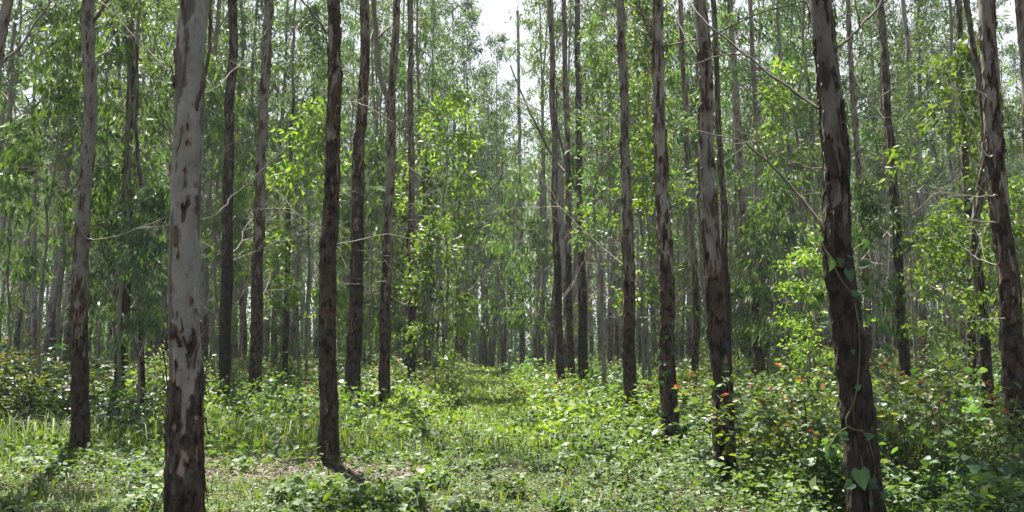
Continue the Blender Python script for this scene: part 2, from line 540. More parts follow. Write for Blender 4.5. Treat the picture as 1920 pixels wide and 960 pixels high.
CROWNS = [crown_proto(100 + k, 10.5 + (k % 3) * 1.2, 2.1 + .25 * (k % 2), 25, (24, 19, 22)[k % 3], .20 + .02 * (k % 3), 'kite', M_EUCY if k % 3 == 1 else M_EUC, M_LIMB, .075, wr=.13, spread=.13) for k in range(7)]
SAPS = [crown_proto(200 + k, 6.0, 1.5, 20, 17, .24, 'lance', M_EUCL, M_LIMB, .035, 1.25, .115, .18, .12) for k in range(3)]
DARK_SAPS = [crown_proto(215, 6.0, 1.5, 24, 26, .25, 'lance', M_DARKL, M_LIMB, .035, 1.3, .13, .14, .13)]  # denser drooping crown with darker leaves
BROADS = [crown_proto(230 + k, 5.0, 1.45, 19, 19, .16, 'ovate', M_BROAD, M_LIMB, .030, .55, .19, .14, .13) for k in range(3)]
NARROW = [crown_proto(260 + k, 5.0, .75, 20, 13, .105, 'ovate', M_EUCL, M_LIMB, .022, .45, .24, .08, .12) for k in range(2)]

def branch_proto(seed, L, r, mat, nsub=5):
    rng = np.random.default_rng(seed)
    g = Geo()
    twig_geo(rng, g, (0, 0, 0), (1, 0, rng.uniform(.1, .8)), L, r, 2, -.1, .3, nsub, 5)
    return g.mesh("branch", [mat], True)
THIN = [crown_proto(180 + k, 10.5 + (k % 3) * 1.2, 1.9, 17, 12, .21, 'kite', M_EUCY if k == 1 else M_EUC, M_LIMB, .075, wr=.13, spread=.13) for k in range(3)]  # sparse crowns, leaves thinned out so more sun gets down to the track
BRANCHES = [branch_proto(300 + k, 1.3 + .35 * (k % 5), .0072 + .0016 * (k % 3), M_TWIG if k % 3 else M_DARKTWIG) for k in range(10)]

def track_x(y): return -.1 - .027 * y

TREE_XY = []
TREES = {}
trng = np.random.default_rng(11)

def px_rad(wpx, Y): return wpx * .5 * Y / F

def listed_tree(key, label, pts, Y, w0, w1, mat, full, top, lo=.18, seg=20, rings=130, relief=1.0, nbranch=10, crown_z=9.5, H=19.0, seed=1, crown=True, Ytop=None, group="trunks standing out along the track"):
    base = at(pts[0][0], pts[0][1], Y)
    base[2] = float(gz(base[0], Y)) - .06
    P = [base]
    for i, (px, py) in enumerate(pts[1:]):
        yy = Y if Ytop is None else Y + (Ytop - Y) * (i + 1) / (len(pts) - 1)
        P.append(at(px, py, yy))
    P = np.array(P)
    ztop = P[-1, 2]
    slope = (P[-1] - P[-2]) / max(P[-1, 2] - P[-2, 2], .1)
    cz = max(crown_z, ztop + .6)
    zs = np.arange(ztop + 1.4, cz + .01, 1.4)
    cur = P[-1].copy(); tail = []
    for z in list(zs) + [cz]:
        if z - cur[2] < .3: continue
        slope = slope * np.array([.7, .7, 1])
        cur = cur + slope * (z - cur[2])
        tail.append(cur.copy())
    if tail: P = np.vstack([P, tail])
    Pm = smooth_path(P, rings)
    wq = np.stack([Pm[:, 2] * .9, 0 * Pm[:, 2] + seed * 3.3, 0 * Pm[:, 2]], -1)
    Pm[:, 0] += (fbm(wq, seed, 2) - .5) * .10
    Pm[:, 1] += (fbm(wq + 40, seed, 2) - .5) * .10
    q_ = 1.0 if key in ('pale', 'big_brown') else .88
    r0, r1 = px_rad(w0, Y) * q_, px_rad(w1, Y) * q_
    z = Pm[:, 2] - base[2]
    zt = ztop - base[2]
    rad = np.where(z < zt, r0 + (r1 - r0) * (z / zt), r1 * (1 - .35 * np.clip((z - zt) / max(19 - zt, 1), 0, 1)))
    root = bpy.data.objects.new("eucalyptus_tree", None)
    COL.objects.link(root)
    root.location = base
    tag(root, label, "tree", group)
    tm = trunk_mesh("trunk", Pm - base, rad, seg, mat, seed, full, top, lo, relief, 6, .56 if mat is M_PALE else .62)
    link("trunk", tm, root)
    TREES[key] = (root, Pm, rad, base)
    TREE_XY.append((base[0], base[1]))
    if crown:
        w, l = THIN[seed % 3] if 16.5 < Y < 27 else CROWNS[seed % len(CROWNS)]  # middle distance takes the crowns thinned to pass sunlight
        s = (H - cz) / 11.5
        rz = trng.uniform(0, 6.28)
        e = Pm[-1] - base
        k = rad[-1] / .075
        sx = s * (1.3 if Y < 16.5 else .72 if abs(P[-1][0] - track_x(Y)) < 3.2 else 1.0)  # near crowns widened to shade the foreground, trackside ones narrowed to admit sun
        link("limbs", w, root, e - np.array([0, 0, .05]), (0, 0, rz), (sx, sx, s))
        link("crown", l, root, e - np.array([0, 0, .05]), (0, 0, rz), (sx, sx, s))
    for b in range(nbranch):
        i = int(np.clip(np.searchsorted(z, trng.uniform(2.0, min(cz, 9))), 1, rings - 2))
        me = BRANCHES[trng.integers(0, len(BRANCHES))]
        a = trng.uniform(0, 6.28)
        c = Pm[i] - base
        s = trng.uniform(.7, 1.25)
        link("branch", me, root, c + np.array([math.cos(a), math.sin(a), 0]) * rad[i] * .7, (0, trng.uniform(-.35, .15), a), (s, s, s))
    return root

def loose_bark(key, n, zlo, zhi, seed, mat):
    """plates and strips of old bark that lift off the trunk"""
    root, Pm, rad, base = TREES[key]
    rg = np.random.default_rng(seed)
    V, Q, o = [], [], 0
    for k in range(n):
        z = rg.uniform(zlo, zhi)
        i = int(np.argmin(np.abs(Pm[:, 2] - base[2] - z)))
        a = rg.uniform(math.pi, 2 * math.pi) if rg.random() < .8 else rg.uniform(0, math.pi)
        L = rg.uniform(.05, .22) * (1.5 if rg.random() < .2 else 1)
        w = rg.uniform(.08, .28) * min(1, .16 / rad[i])
        lift = rg.uniform(.010, .035)
        down = rg.random() < .7
        nu, nv = 4, 6
        sk = rg.normal() * .10 * min(1, .16 / rad[i])
        wv = np.clip(np.linspace(1, rg.uniform(.05, .4), nv) * rg.uniform(.65, 1.25, nv), .04, 1.2)
        wv[0] *= rg.uniform(.4, 1)
        g = []
        for side in (0, 1):
            for v in range(nv):
                t = v / (nv - 1)
                zz = z + (-L * t if down else L * t)
                c = np.array([np.interp(base[2] + zz, Pm[:, 2], Pm[:, d]) for d in (0, 1)])
                rr = rad[i] * 1.06 + .006 + lift * t * t + (.004 if side else 0)
                for u in range(nu):
                    f = (u / (nu - 1) - .5) * w * wv[v] + sk * t
                    r2 = rr + abs(u / (nu - 1) - .5) * .012 * t
                    g.append((c[0] + r2 * math.cos(a + f), c[1] + r2 * math.sin(a + f), base[2] + zz))
        V += g
        m = nu * nv
        for sd in (0, 1):
            for v in range(nv - 1):
                for u in range(nu - 1):
                    p = o + sd * m + v * nu + u
                    Q.append((p, p + 1, p + nu + 1, p + nu) if sd else (p, p + nu, p + nu + 1, p + 1))
        ring = [u for u in range(nu)] + [v * nu + nu - 1 for v in range(1, nv)] + [(nv - 1) * nu + u for u in range(nu - 2, -1, -1)] + [v * nu for v in range(nv - 2, 0, -1)]
        for x0, x1 in zip(ring, ring[1:] + ring[:1]):
            Q.append((o + x0, o + x1, o + m + x1, o + m + x0))
        o += 2 * m
    tr = [c for c in root.children if c.name.startswith("trunk")][0].data
    st = mesh_np("strips", np.array(V) - base, [np.array(Q)], [mat], smooth=False)
    bm = bmesh.new()
    bm.from_mesh(tr)
    n0 = len(bm.faces)
    bm.from_mesh(st)
    mi = len(tr.materials)
    if mi == 1: tr.materials.append(mat); mi = 2
    bm.faces.ensure_lookup_table()
    for f_ in bm.faces[n0:]: f_.material_index = 1
    bm.to_mesh(tr)
    bm.free()
    bpy.data.meshes.remove(st)

def branch_px(key, pts, r0, r1, mat, Ys=None, name="branch", sub=3, seed=0):
    """a branch of a listed tree that follows these photo pixels; depth runs from the tree's to Ys"""
    root, Pm, rad, base = TREES[key]
    Y0 = base[1]
    Y1 = Ys if Ys is not None else Y0
    n = len(pts)
    P = np.array([at(px, py, Y0 + (Y1 - Y0) * i / (n - 1)) for i, (px, py) in enumerate(pts)])
    # start on the trunk axis so that the foot sits in the wood
    i0 = int(np.argmin(np.abs(Pm[:, 2] - P[0, 2])))
    P[0] = Pm[i0] + (P[0] - Pm[i0]) * .5
    g = Geo()
    Q = smooth_path(P, 26)
    rr = np.random.default_rng(seed + int(pts[0][0]) + 7 * int(pts[0][1]))
    Q[2:] += np.cumsum(rr.normal(size=(24, 3)) * .006, axis=0)
    g.tube(Q - base, np.linspace(r0, r1, 26), 6)
    for k in range(sub):
        a = rr.integers(7, 24)
        d = (Q[a] - Q[a - 3]); d /= np.linalg.norm(d)
        twig_geo(rr, g, Q[a] - base, d + rr.normal(size=3) * .55, rr.uniform(.25, .8), max(r1, .003), 1, 0, .3, 2, 4)
    link(name, g.mesh(name, [mat], True), root)

LT = listed_tree
# left half, nearest first
LT("pale", "thickest tree, smooth pale grey trunk peeling brown at its foot", [(336, 1025), (339, 900), (345, 700), (350, 500), (356, 300), (362, 0)], 6.6, 63, 52, M_PALE, .80, 1.75, .13, 72, 620, 1.0, 0, 9.5, 20, 3)
LT("left_slim", "slim curving grey trunk left of the pale trunk with rust brown foot", [(147, 858), (150, 700), (152, 480), (158, 330), (168, 200), (166, 90), (163, 0)], 12.1, 33, 25, M_GREY, 1.1, 2.9, .22, 36, 300, .8, 4, 9.8, 19, 5)
LT("edge_left", "grey trunk leaning into the frame at the upper left corner", [(-34, 840), (-20, 400), (-2, 130), (16, 0)], 12.6, 24, 20, M_GREY, 1.0, 4, .2, 20, 130, .8, 2, 9.5, 18, 6)
LT("dark_post", "dark trunk whose upper part hides in drooping leaves left of the pale trunk", [(222, 770), (228, 640), (234, 480), (240, 300), (246, 100), (249, 0)], 19.0, 20, 15, M_BROWN, 2.2, 6, .4, 16, 120, .8, 3, 9.5, 17, 7)
LT("thin_left", "very thin young trunk directly left of the pale trunk", [(268, 810), (267, 700), (263, 600), (262, 480), (258, 300)], 15.5, 13, 8, M_BROWN, .5, 3, .3, 12, 90, .5, 3, 7.0, 11, 8)
LT("two_right_a", "straight dark trunk next to the pale trunk on its right side", [(415, 797), (420, 650), (426, 480), (431, 250), (437, 0)], 18.2, 24, 18, M_BROWN, 1.5, 7, .45, 20, 160, .9, 5, 10.5, 19, 9)
LT("two_right_b", "grey trunk with climbing leaves low down, second right of the pale trunk", [(478, 790), (480, 650), (485, 480), (493, 250), (503, 0)], 18.8, 25, 19, M_GREY, 1.7, 6, .3, 20, 160, .9, 6, 10.5, 19, 10)
LT("short_dark", "thin dark trunk between the leaf clad trunk and the patchy roadside trunk", [(534, 742), (535, 640), (537, 560), (545, 300)], 26.0, 12, 8, M_BROWN, 3.0, 6, .4, 12, 90, .6, 3, 9.0, 17, 11)
LT("patchy", "straight patchy grey and brown trunk rising from the bare litter patch", [(616, 872), (617, 700), (616, 480), (620, 250), (627, 0)], 11.3, 36, 25, M_GREY, 1.3, 5.2, .48, 44, 340, 1.0, 4, 9.5, 19, 12)
LT("pair_left", "dark rough trunk right of the patchy trunk at the clearing", [(658, 800), (663, 650), (669, 480), (677, 250), (684, 0)], 17.4, 31, 18, M_GREY, 1.5, 6.5, .5, 24, 200, 1.0, 5, 11, 19.5, 13)
LT("forked", "grey trunk left of the track that forks high up", [(721, 802), (724, 650), (726, 480), (731, 330), (733, 200), (741, 80), (746, 0)], 17.2, 23, 15, M_GREY, 1.6, 5, .35, 20, 160, .8, 6, 10.5, 18.5, 14)
LT("gate_left", "slender straight trunk nearest the left edge of the sunny track", [(773, 758), (773, 650), (771, 480), (771, 250), (770, 0)], 24.0, 17, 12, M_GREY, 1.6, 6, .3, 16, 130, .7, 5, 11.5, 19, 15)
# far down the track
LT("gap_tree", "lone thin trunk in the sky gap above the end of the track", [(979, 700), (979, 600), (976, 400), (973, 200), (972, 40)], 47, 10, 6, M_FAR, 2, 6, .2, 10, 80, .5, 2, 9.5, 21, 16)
LT("gate_right_a", "leaning thin grey trunk first on the right of the track", [(1052, 778), (1046, 600), (1042, 400), (1037, 200), (1031, 0)], 21.5, 16, 11, M_GREY, 2.2, 6.5, .3, 16, 130, .8, 4, 11, 19, 17)
LT("gate_right_b", "thin trunk squeezed between two others on the right of the track", [(1073, 756), (1069, 600), (1065, 400), (1061, 200), (1057, 0)], 24.5, 15, 10, M_GREY, 2.2, 7, .3, 14, 120, .8, 4, 11, 19, 18)
LT("gate_right_c", "trunk right of the track with a swollen branching knot", [(1095, 758), (1094, 600), (1090, 470), (1088, 380), (1085, 250), (1081, 0)], 24.0, 20, 11, M_BROWN, 1.8, 5, .3, 16, 130, .9, 4, 11, 19, 19)
LT("right_a", "straight grey trunk beside the dark bush right of the track", [(1184, 822), (1182, 700), (1177, 480), (1168, 250), (1161, 0)], 14.8, 27, 18, M_GREY, 1.3, 4, .25, 30, 240, .9, 5, 10.5, 19, 20)
LT("right_b", "brown trunk with ivy leaves creeping up its dark foot", [(1258, 868), (1252, 700), (1245, 480), (1237, 250), (1231, 0)], 12.2, 34, 23, M_GREY, 1.4, 4.6, .35, 36, 280, 1.0, 4, 9.5, 19, 21)
LT("right_c", "tall brown patchy trunk with small heart leaves at its foot", [(1364, 935), (1354, 760), (1342, 560), (1333, 400), (1321, 200), (1311, 0)], 9.6, 41, 29, M_GREY, 1.7, 3.3, .25, 48, 380, 1.0, 4, 9.5, 19, 22)
LT("right_c_back", "thin trunk partly hidden behind the tall patchy trunk", [(1372, 800), (1366, 640), (1357, 400), (1345, 150), (1338, 0)], 19.0, 15, 11, M_BROWN, 1.5, 6, .4, 14, 120, .8, 3, 10, 18, 23)
LT("right_thin_a", "thin grey trunk behind, right of the ivy footed trunk", [(1306, 765), (1304, 600), (1298, 400), (1284, 180), (1276, 0)], 23.0, 15, 10, M_GREY, 1.5, 5, .3, 14, 120, .8, 4, 10.5, 18, 24)
LT("right_fork", "trunk with a low dark fork behind the shrubs", [(1428, 770), (1422, 640), (1413, 540), (1398, 440), (1388, 300), (1374, 100), (1368, 0)], 22.0, 22, 12, M_GREY, 1.2, 4, .25, 16, 130, .9, 4, 10.5, 18, 25)
LT("right_thin_b", "thin leaning grey trunk deep among the right hand trunks", [(1507, 745), (1504, 640), (1494, 480), (1480, 300), (1462, 100)], 27, 15, 9, M_FAR, 1.5, 5, .2, 12, 100, .7, 4, 10.5, 18, 26)
LT("big_brown", "big dark brown leaning trunk with heart leaved vine", [(1632, 1030), (1622, 930), (1601, 780), (1584, 620), (1570, 480), (1560, 300), (1550, 150), (1542, 0)], 6.5, 57, 39, M_BROWN, 2.05, 3.5, .30, 72, 560, 1.0, 1, 9.0, 19, 27)
LT("big_behind_a", "slim trunk right of the big brown leaning trunk, running its full height", [(1700, 760), (1692, 640), (1684, 480), (1674, 330), (1662, 150), (1650, 0)], 18.0, 23, 14, M_BROWN, 1.6, 6, .4, 18, 150, .9, 5, 10, 18, 28)
LT("big_behind_b", "very slim trunk hugging the right flank of the big brown trunk", [(1632, 745), (1628, 600), (1612, 350), (1600, 180), (1588, 0)], 24, 15, 10, M_GREY, 1.6, 5, .3, 14, 120, .8, 4, 10.5, 18, 29)
LT("right_thin_c", "thin straight grey trunk far right of the big brown trunk", [(1736, 740), (1729, 560), (1716, 300), (1704, 130), (1694, 0)], 27, 13, 9, M_FAR, 1.5, 5, .25, 12, 100, .7, 4, 10.5, 18, 30)
LT("bent_right", "dark bent trunk left of the right edge trunk", [(1858, 815), (1850, 700), (1838, 560), (1826, 460), (1838, 330), (1846, 240), (1830, 120), (1812, 0)], 14.5, 23, 11, M_BROWN, 1.0, 4, .4, 20, 160, .9, 3, 9, 17, 31)
LT("dark_right", "dark straight trunk in the shade of the leaves near the right edge", [(1826, 790), (1822, 640), (1818, 480), (1806, 250), (1798, 0)], 17.5, 18, 12, M_BROWN, 2.5, 6, .5, 14, 120, .8, 3, 9, 17, 32)
LT("edge_right", "grey and brown patchy trunk standing at the right edge", [(1921, 940), (1912, 800), (1898, 600), (1888, 480), (1876, 330), (1861, 160), (1846, 0)], 9.4, 43, 33, M_GREY, 1.25, 3.4, .35, 48, 380, 1.0, 3, 9.5, 19, 33)
LT("corner_right", "grey trunk cut off by the upper right corner", [(1960, 860), (1940, 500), (1924, 160), (1911, 0)], 12.6, 24, 20, M_GREY, 1.2, 4, .3, 18, 120, .8, 2, 9.5, 18, 34)

M_STRIP = simple_mat("loose_bark_strip", (.022, .017, .013), (.085, .058, .040), 16)
loose_bark("pale", 46, .3, 1.9, 1, M_STRIP)
loose_bark("pale", 9, 1.9, 4.6, 2, M_STRIP)
loose_bark("big_brown", 70, .3, 4.6, 3, M_STRIP)
loose_bark("patchy", 50, .2, 6, 4, M_STRIP)
loose_bark("right_c", 60, .2, 5.2, 5, M_STRIP)
loose_bark("right_b", 50, .2, 6.2, 6, M_STRIP)
loose_bark("edge_right", 50, .2, 5.2, 7, M_STRIP)
loose_bark("left_slim", 40, .2, 6, 8, M_STRIP)
loose_bark("right_a", 50, .2, 7, 9, M_STRIP)
loose_bark("pair_left", 50, .2, 8, 10, M_STRIP)
loose_bark("forked", 40, .2, 8, 11, M_STRIP)

# hand placed bare branches
bp = branch_px
bp("pale", [(360, 228), (372, 185), (390, 105), (401, 0), (406, -60)], .017, .009, M_DARKTWIG, 6.3, sub=0)
bp("pale", [(356, 122), (350, 85), (342, 20), (338, -40)], .020, .012, M_DARKTWIG, 6.4, sub=0)
bp("pale", [(330, 145), (300, 118), (250, 70), (205, 22), (182, 0), (150, -30)], .006, .003, M_TWIG, 7.4, sub=3)
bp("pale", [(386, 415), (412, 398), (450, 362), (492, 322), (532, 280)], .006, .003, M_TWIG, 7.2, sub=3)
bp("pale", [(383, 180), (410, 160), (450, 120), (500, 60)], .006, .003, M_TWIG, 7.6, sub=2)
bp("left_slim", [(174, 45), (190, 22), (207, -2), (225, -30)], .026, .018, M_DARKTWIG, sub=1)
bp("left_slim", [(158, 445), (185, 448), (230, 440), (300, 415)], .010, .004, M_TWIG, 11, sub=3)
bp("edge_left", [(-2, 125), (25, 95), (60, 45), (88, 4), (105, -30)], .022, .012, M_LIMB, sub=2)
bp("patchy", [(616, 72), (600, 40), (577, 5), (560, -25)], .020, .011, M_DARKTWIG, sub=1)
bp("patchy", [(630, 200), (655, 190), (690, 195), (740, 225)], .009, .004, M_TWIG, 10.5, sub=2)
bp("forked", [(730, 190), (715, 160), (703, 100), (697, 30), (694, -40)], .060, .045, M_LIMB, sub=1)
bp("gate_right_c", [(1086, 372), (1070, 330), (1050, 240), (1046, 160)], .045, .022, M_DARKTWIG, sub=2)
bp("gate_right_c", [(1090, 375), (1112, 345), (1140, 300), (1160, 282)], .035, .015, M_DARKTWIG, sub=2)
bp("gate_right_b", [(1066, 330), (1040, 300), (1000, 225), (975, 170), (955, 120)], .045, .020, M_DARKTWIG, 26, sub=4)
bp("right_b", [(1228, 85), (1215, 60), (1200, 20), (1192, -20)], .020, .010, M_DARKTWIG, sub=1)
bp("right_b", [(1240, 88), (1275, 84), (1335, 70), (1420, 30), (1515, 3)], .014, .008, M_DARKTWIG, 9.5, sub=3)
bp("right_fork", [(1412, 520), (1430, 480), (1440, 420), (1452, 350)], .050, .025, M_DARKTWIG, sub=2)
bp("big_brown", [(1538, 212), (1500, 180), (1440, 140), (1380, 92), (1325, 45), (1300, 10)], .013, .007, M_DARKTWIG, 7.5, sub=3)
bp("big_brown", [(1562, 445), (1535, 415), (1500, 368), (1465, 325), (1400, 258), (1350, 238), (1310, 230)], .013, .005, M_DARKTWIG, 7.2, sub=4)
bp("big_brown", [(1535, 318), (1500, 310), (1455, 292), (1400, 250)], .007, .004, M_TWIG, 6.2, sub=2)
bp("big_brown", [(1566, 95), (1590, 75), (1625, 35), (1650, 0), (1665, -25)], .012, .008, M_DARKTWIG, 7.0, sub=1)
bp("big_brown", [(1575, 240), (1600, 215), (1640, 190), (1700, 150)], .006, .003, M_TWIG, 6.0, sub=2)
bp("edge_right", [(1884, 418), (1852, 418), (1815, 415), (1785, 406), (1765, 388), (1752, 362), (1757, 335), (1768, 325)], 0.0083, 0.0048, M_PALETWIG, 8.6, sub=1)
bp("edge_right", [(1872, 366), (1850, 366), (1790, 365), (1725, 363)], 0.0067, 0.0032, M_PALETWIG, 8.2, sub=2)
bp("edge_right", [(1866, 290), (1848, 287), (1820, 225), (1795, 165), (1768, 95), (1740, 60), (1715, 18)], 0.0090, 0.0040, M_PALETWIG, 8.4, sub=3)
bp("edge_right", [(1864, 195), (1835, 168), (1795, 165), (1765, 145), (1736, 127)], 0.0067, 0.0032, M_PALETWIG, 8.6, sub=2)
bp("edge_right", [(1893, 595), (1860, 597), (1820, 594), (1800, 590)], 0.0060, 0.0032, M_PALETWIG, 8.8, sub=2)
bp("edge_right", [(1880, 200), (1900, 215), (1922, 250), (1950, 290)], 0.0060, 0.0040, M_PALETWIG, 8.9, sub=1)
bp("edge_right", [(1884, 500), (1850, 495), (1815, 480), (1770, 450)], 0.0067, 0.0032, M_PALETWIG, 10.0, sub=4)
bp("big_behind_a", [(1682, 410), (1660, 440), (1620, 480), (1600, 500)], .016, .008, M_TWIG, 16.5, sub=4)
bp("big_behind_a", [(1684, 420), (1720, 395), (1760, 360), (1800, 330)], .018, .008, M_TWIG, 17, sub=4)

# ------------------------------------------------------------------ the rows behind
far_trunks = []
for k in range(6):
    rg = np.random.default_rng(400 + k)
    cb = 6.6 + .7 * (k % 4)
    n = 60
    z = np.linspace(-.06, cb, n)
    ph = rg.uniform(0, 6.28, 4)
    P = np.stack([.20 * np.sin(z * .38 + ph[0]) + .05 * np.sin(z * 1.2 + ph[1]), .15 * np.sin(z * .33 + ph[2]), z], -1)
    P[:, :2] -= P[0, :2]
    rad = np.linspace(.125, .078, n)
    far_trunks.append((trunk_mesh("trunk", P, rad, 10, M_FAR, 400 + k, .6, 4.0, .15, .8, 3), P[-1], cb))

def zone(px, y):
    side = ("left of the pale trunk" if px < 320 else
            "between pale and patchy trunks" if px < 620 else
            "left of the sunny track" if px < 915 else
            "right of the sunny track" if px < 1180 else
            "between ivy footed and big brown trunks" if px < 1570 else
            "right of the big brown trunk")
    return ("slender grey trunk in the middle rows, " if y < 40 else "faint thin trunk in the farthest rows, ") + side

frng = np.random.default_rng(77)
nfar = 0
for row in range(-14, 14):
    for j in range(60):
        y = 27.5 + j * 3.0 + (1.4 if row % 2 else 0)
        if y > 68: break
        off = (2.5 + 3.3 * row) if row >= 0 else (-2.6 + 3.3 * (row + 1))
        x = off - .027 * y + frng.normal() * .35
        y += frng.normal() * .5
        if frng.random() < .10: continue
        if y > 43 and row in (-1, 0): x += (1.0 if row < 0 else -1.0) * (y - 43) * .12
        if abs(x) > .585 * y + 1.2: continue
        if any((x - a) ** 2 + (y - b) ** 2 < 2.6 for a, b in TREE_XY): continue
        k = int(frng.integers(0, 6))
        tm, e, cb = far_trunks[k]
        root = bpy.data.objects.new("eucalyptus_tree", None)
        COL.objects.link(root)
        s = frng.uniform(.88, 1.18)
        root.location = (x, y, float(gz(x, y)))
        root.rotation_euler = (frng.normal() * .012, frng.normal() * .015, frng.uniform(0, 6.28))
        root.scale = (s, s, s)
        tag(root, zone(960 + F * x / y, y), "tree", "plantation trees in the rows behind")
        link("trunk", tm, root)
        w, l = CROWNS[int(frng.integers(0, len(CROWNS)))]
        rz = frng.uniform(0, 6.28); q = frng.uniform(.95, 1.2)
        qx = q * (.6 if row in (-1, 0) and y < 42 else .8 if row == -2 and y < 42 else 1.0)  # crowns next to the track narrowed to let sunlight fall on it
        link("limbs", w, root, e, (0, 0, rz), (qx, qx, q))
        link("crown", l, root, e, (0, 0, rz), (qx, qx, q))
        if y < 52:
            for b in range(8):
                i = frng.uniform(2, cb)
                sc = frng.uniform(.8, 1.9)
                link("branch", BRANCHES[int(frng.integers(0, 10))], root, (e[0] * i / cb, e[1] * i / cb, i), (0, frng.uniform(-.3, .1), frng.uniform(0, 6.28)), (sc, sc, sc))
        nfar += 1
print("FAR TREES", nfar)

def far_woods():
    """the rows beyond, one mass of trunks and leaves"""
    g, lf = Geo(), Geo()
    rg = np.random.default_rng(5)
    PP, DD = [], []
    n = 0
    for y in np.arange(69, 118, 3.0):
        lim = .6 * y + 2
        for x in np.arange(-lim, lim, 2.7):
            x_, y_ = x + rg.normal() * .5, y + rg.normal() * .8
            if rg.random() < .12: continue
            hh = rg.uniform(17, 23)
            zz = np.linspace(-.2, hh, 7)
            P = np.stack([x_ + .15 * np.sin(zz * .3 + x), y_ + 0 * zz, zz], -1)
            g.tube(P, np.linspace(.14, .03, 7), 5)
            m = 430
            t = rg.uniform(0, 1, m) ** .8
            rr = 1.9 * np.sqrt(rg.uniform(0, 1, m)) * np.where(t < .3, .6 + t, 1.05 - .75 * t)
            a = rg.uniform(0, 6.28, m)
            cl = rg.normal(size=(m, 3)) * .1
            PP.append(np.stack([x_ + rr * np.cos(a), y_ + rr * np.sin(a), 7 + t * (hh - 6.5)], -1) + cl)
            q = rg.normal(size=(m, 3)) * .6; q[:, 2] -= .6
            DD.append(q)
            m = 150                                     # brush round its foot
            zz = rg.uniform(0, 1, m) ** 1.3 * rg.uniform(3, 8)
            PP.append(np.stack([x_ + rg.normal(size=m) * .8, y_ + rg.normal(size=m) * .9, zz], -1))
            DD.append(rg.normal(size=(m, 3)) * .7 + np.array([0, 0, -.4]))
            n += 1
    PP, DD = np.concatenate(PP), np.concatenate(DD)
    leaves(lf, PP, DD, .42 * rg.uniform(.7, 1.3, len(PP)), .17, 'kite', rg)
    V = np.concatenate(g.V + lf.V)
    Q = np.concatenate(g.Q)
    T = np.concatenate(lf.T) + g.n
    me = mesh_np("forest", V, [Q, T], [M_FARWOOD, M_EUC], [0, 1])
    tag(link("forest", me), "pale mass of distant trunks and leaves closing the view", "forest", kind="stuff")
far_woods()

# ------------------------------------------------------------------ saplings and leafy understory trees
def sapling(label, px, ytop, ybot, Y, protos, k, name="young_tree", cat="young tree", group="leafy young trees under the canopy", wide=1.0):
    x = at(px, 650, Y)[0]
    zt, zb = at(px, ytop, Y)[2], at(px, ybot, Y)[2]
    w, l = protos[k % len(protos)]
    Hp = 5.0 if protos in (BROADS, NARROW) else 6.0
    f0 = .16
    s = (zt - zb) / (Hp * (1 - f0))
    foot = zb - f0 * Hp * s
    root = bpy.data.objects.new(name, None); COL.objects.link(root)
    g0 = float(gz(x, Y)) - .05
    root.location = (x, Y, g0)
    tag(root, label, cat, group)
    rz = trng.uniform(0, 6.28)
    foot = max(foot - g0, 0)
    sw = s * wide
    sr = min(max(sw, .55), 1.3)
    link("limbs", w, root, (0, 0, foot), (0, 0, rz), (sr, sr, s))
    link("crown", l, root, (0, 0, foot), (0, 0, rz), (sr, sr, s))
    if foot > .05:
        g = Geo()
        z = np.linspace(0, foot + .1, 6)
        g.tube(np.stack([.03 * np.sin(z * 2), .03 * np.cos(z * 1.7) - .03, z], -1), np.linspace(.045, .034, 6) * max(.6, sr), 7)
        link("trunk", g.mesh("trunk", [M_LIMB], True), root)
    return root

S = sapling
S("drooping young eucalyptus with dense leaves left of the slim curving trunk", 75, 60, 460, 17.5, SAPS, 0)
S("dark drooping young eucalyptus close behind the pale trunk's left side", 262, 340, 640, 14.5, DARK_SAPS, 0)
S("tall drooping young eucalyptus between the slim curving trunk and the pale trunk", 225, -20, 420, 18.5, SAPS, 2)
S("drooping young eucalyptus at the left edge, lower than its neighbours", 10, 230, 600, 22, SAPS, 1)
S("young eucalyptus right behind the pale trunk's right side", 400, 120, 520, 22.5, SAPS, 0)
S("yellow green young tree between the leaf clad trunk and the patchy trunk", 560, 190, 600, 24, BROADS, 0)
S("tall light green young tree on the left border of the track", 838, 180, 480, 25.5, BROADS, 1)
S("low light green young tree spreading over the left border of the track", 815, 410, 690, 22.5, BROADS, 2)
S("drooping young eucalyptus deep behind the forked trunk", 700, 260, 620, 29, SAPS, 2)
S("narrow bright green young tree right of the swollen knot trunk", 1130, 60, 440, 19.5, NARROW, 0)
S("bright green young tree beside the ivy footed trunk", 1215, 240, 600, 21.5, BROADS, 0)
S("young eucalyptus between the tall patchy trunk and the low fork", 1440, 330, 680, 20.5, SAPS, 0)
S("low broad leaved young tree left of the big brown trunk", 1515, 470, 700, 13.5, BROADS, 1)
S("young tree with drooping leaves right behind the big brown trunk", 1640, 330, 640, 17.5, SAPS, 1)
S("broad leaved young tree under the pale arching branch", 1770, 400, 690, 14.2, BROADS, 2)
S("bright young tree filling the gap left of the right edge trunk", 1838, 90, 520, 15.8, BROADS, 0)
S("dark narrow leafy column right of the slim full height trunk", 1714, 120, 340, 20.5, NARROW, 1)
S("young eucalyptus seen through the gap left of the forked trunk", 455, 200, 560, 27, SAPS, 0)
S("bright narrow young tree beside the tall patchy trunk's top", 1350, 20, 360, 20.5, NARROW, 1)
S("light young tree high between the low fork and the big brown trunk", 1500, 120, 460, 25.5, BROADS, 2)
S("bluish young eucalyptus at the end of the track", 955, 330, 640, 39, SAPS, 2)
S("young eucalyptus at the track's right border far back", 1010, 400, 660, 34, SAPS, 1)
S("young eucalyptus high above the slim curving trunk's left side", 110, -60, 260, 23, SAPS, 0)
S("light leafy young tree behind the right edge trunk", 1905, 350, 640, 16.5, BROADS, 1)
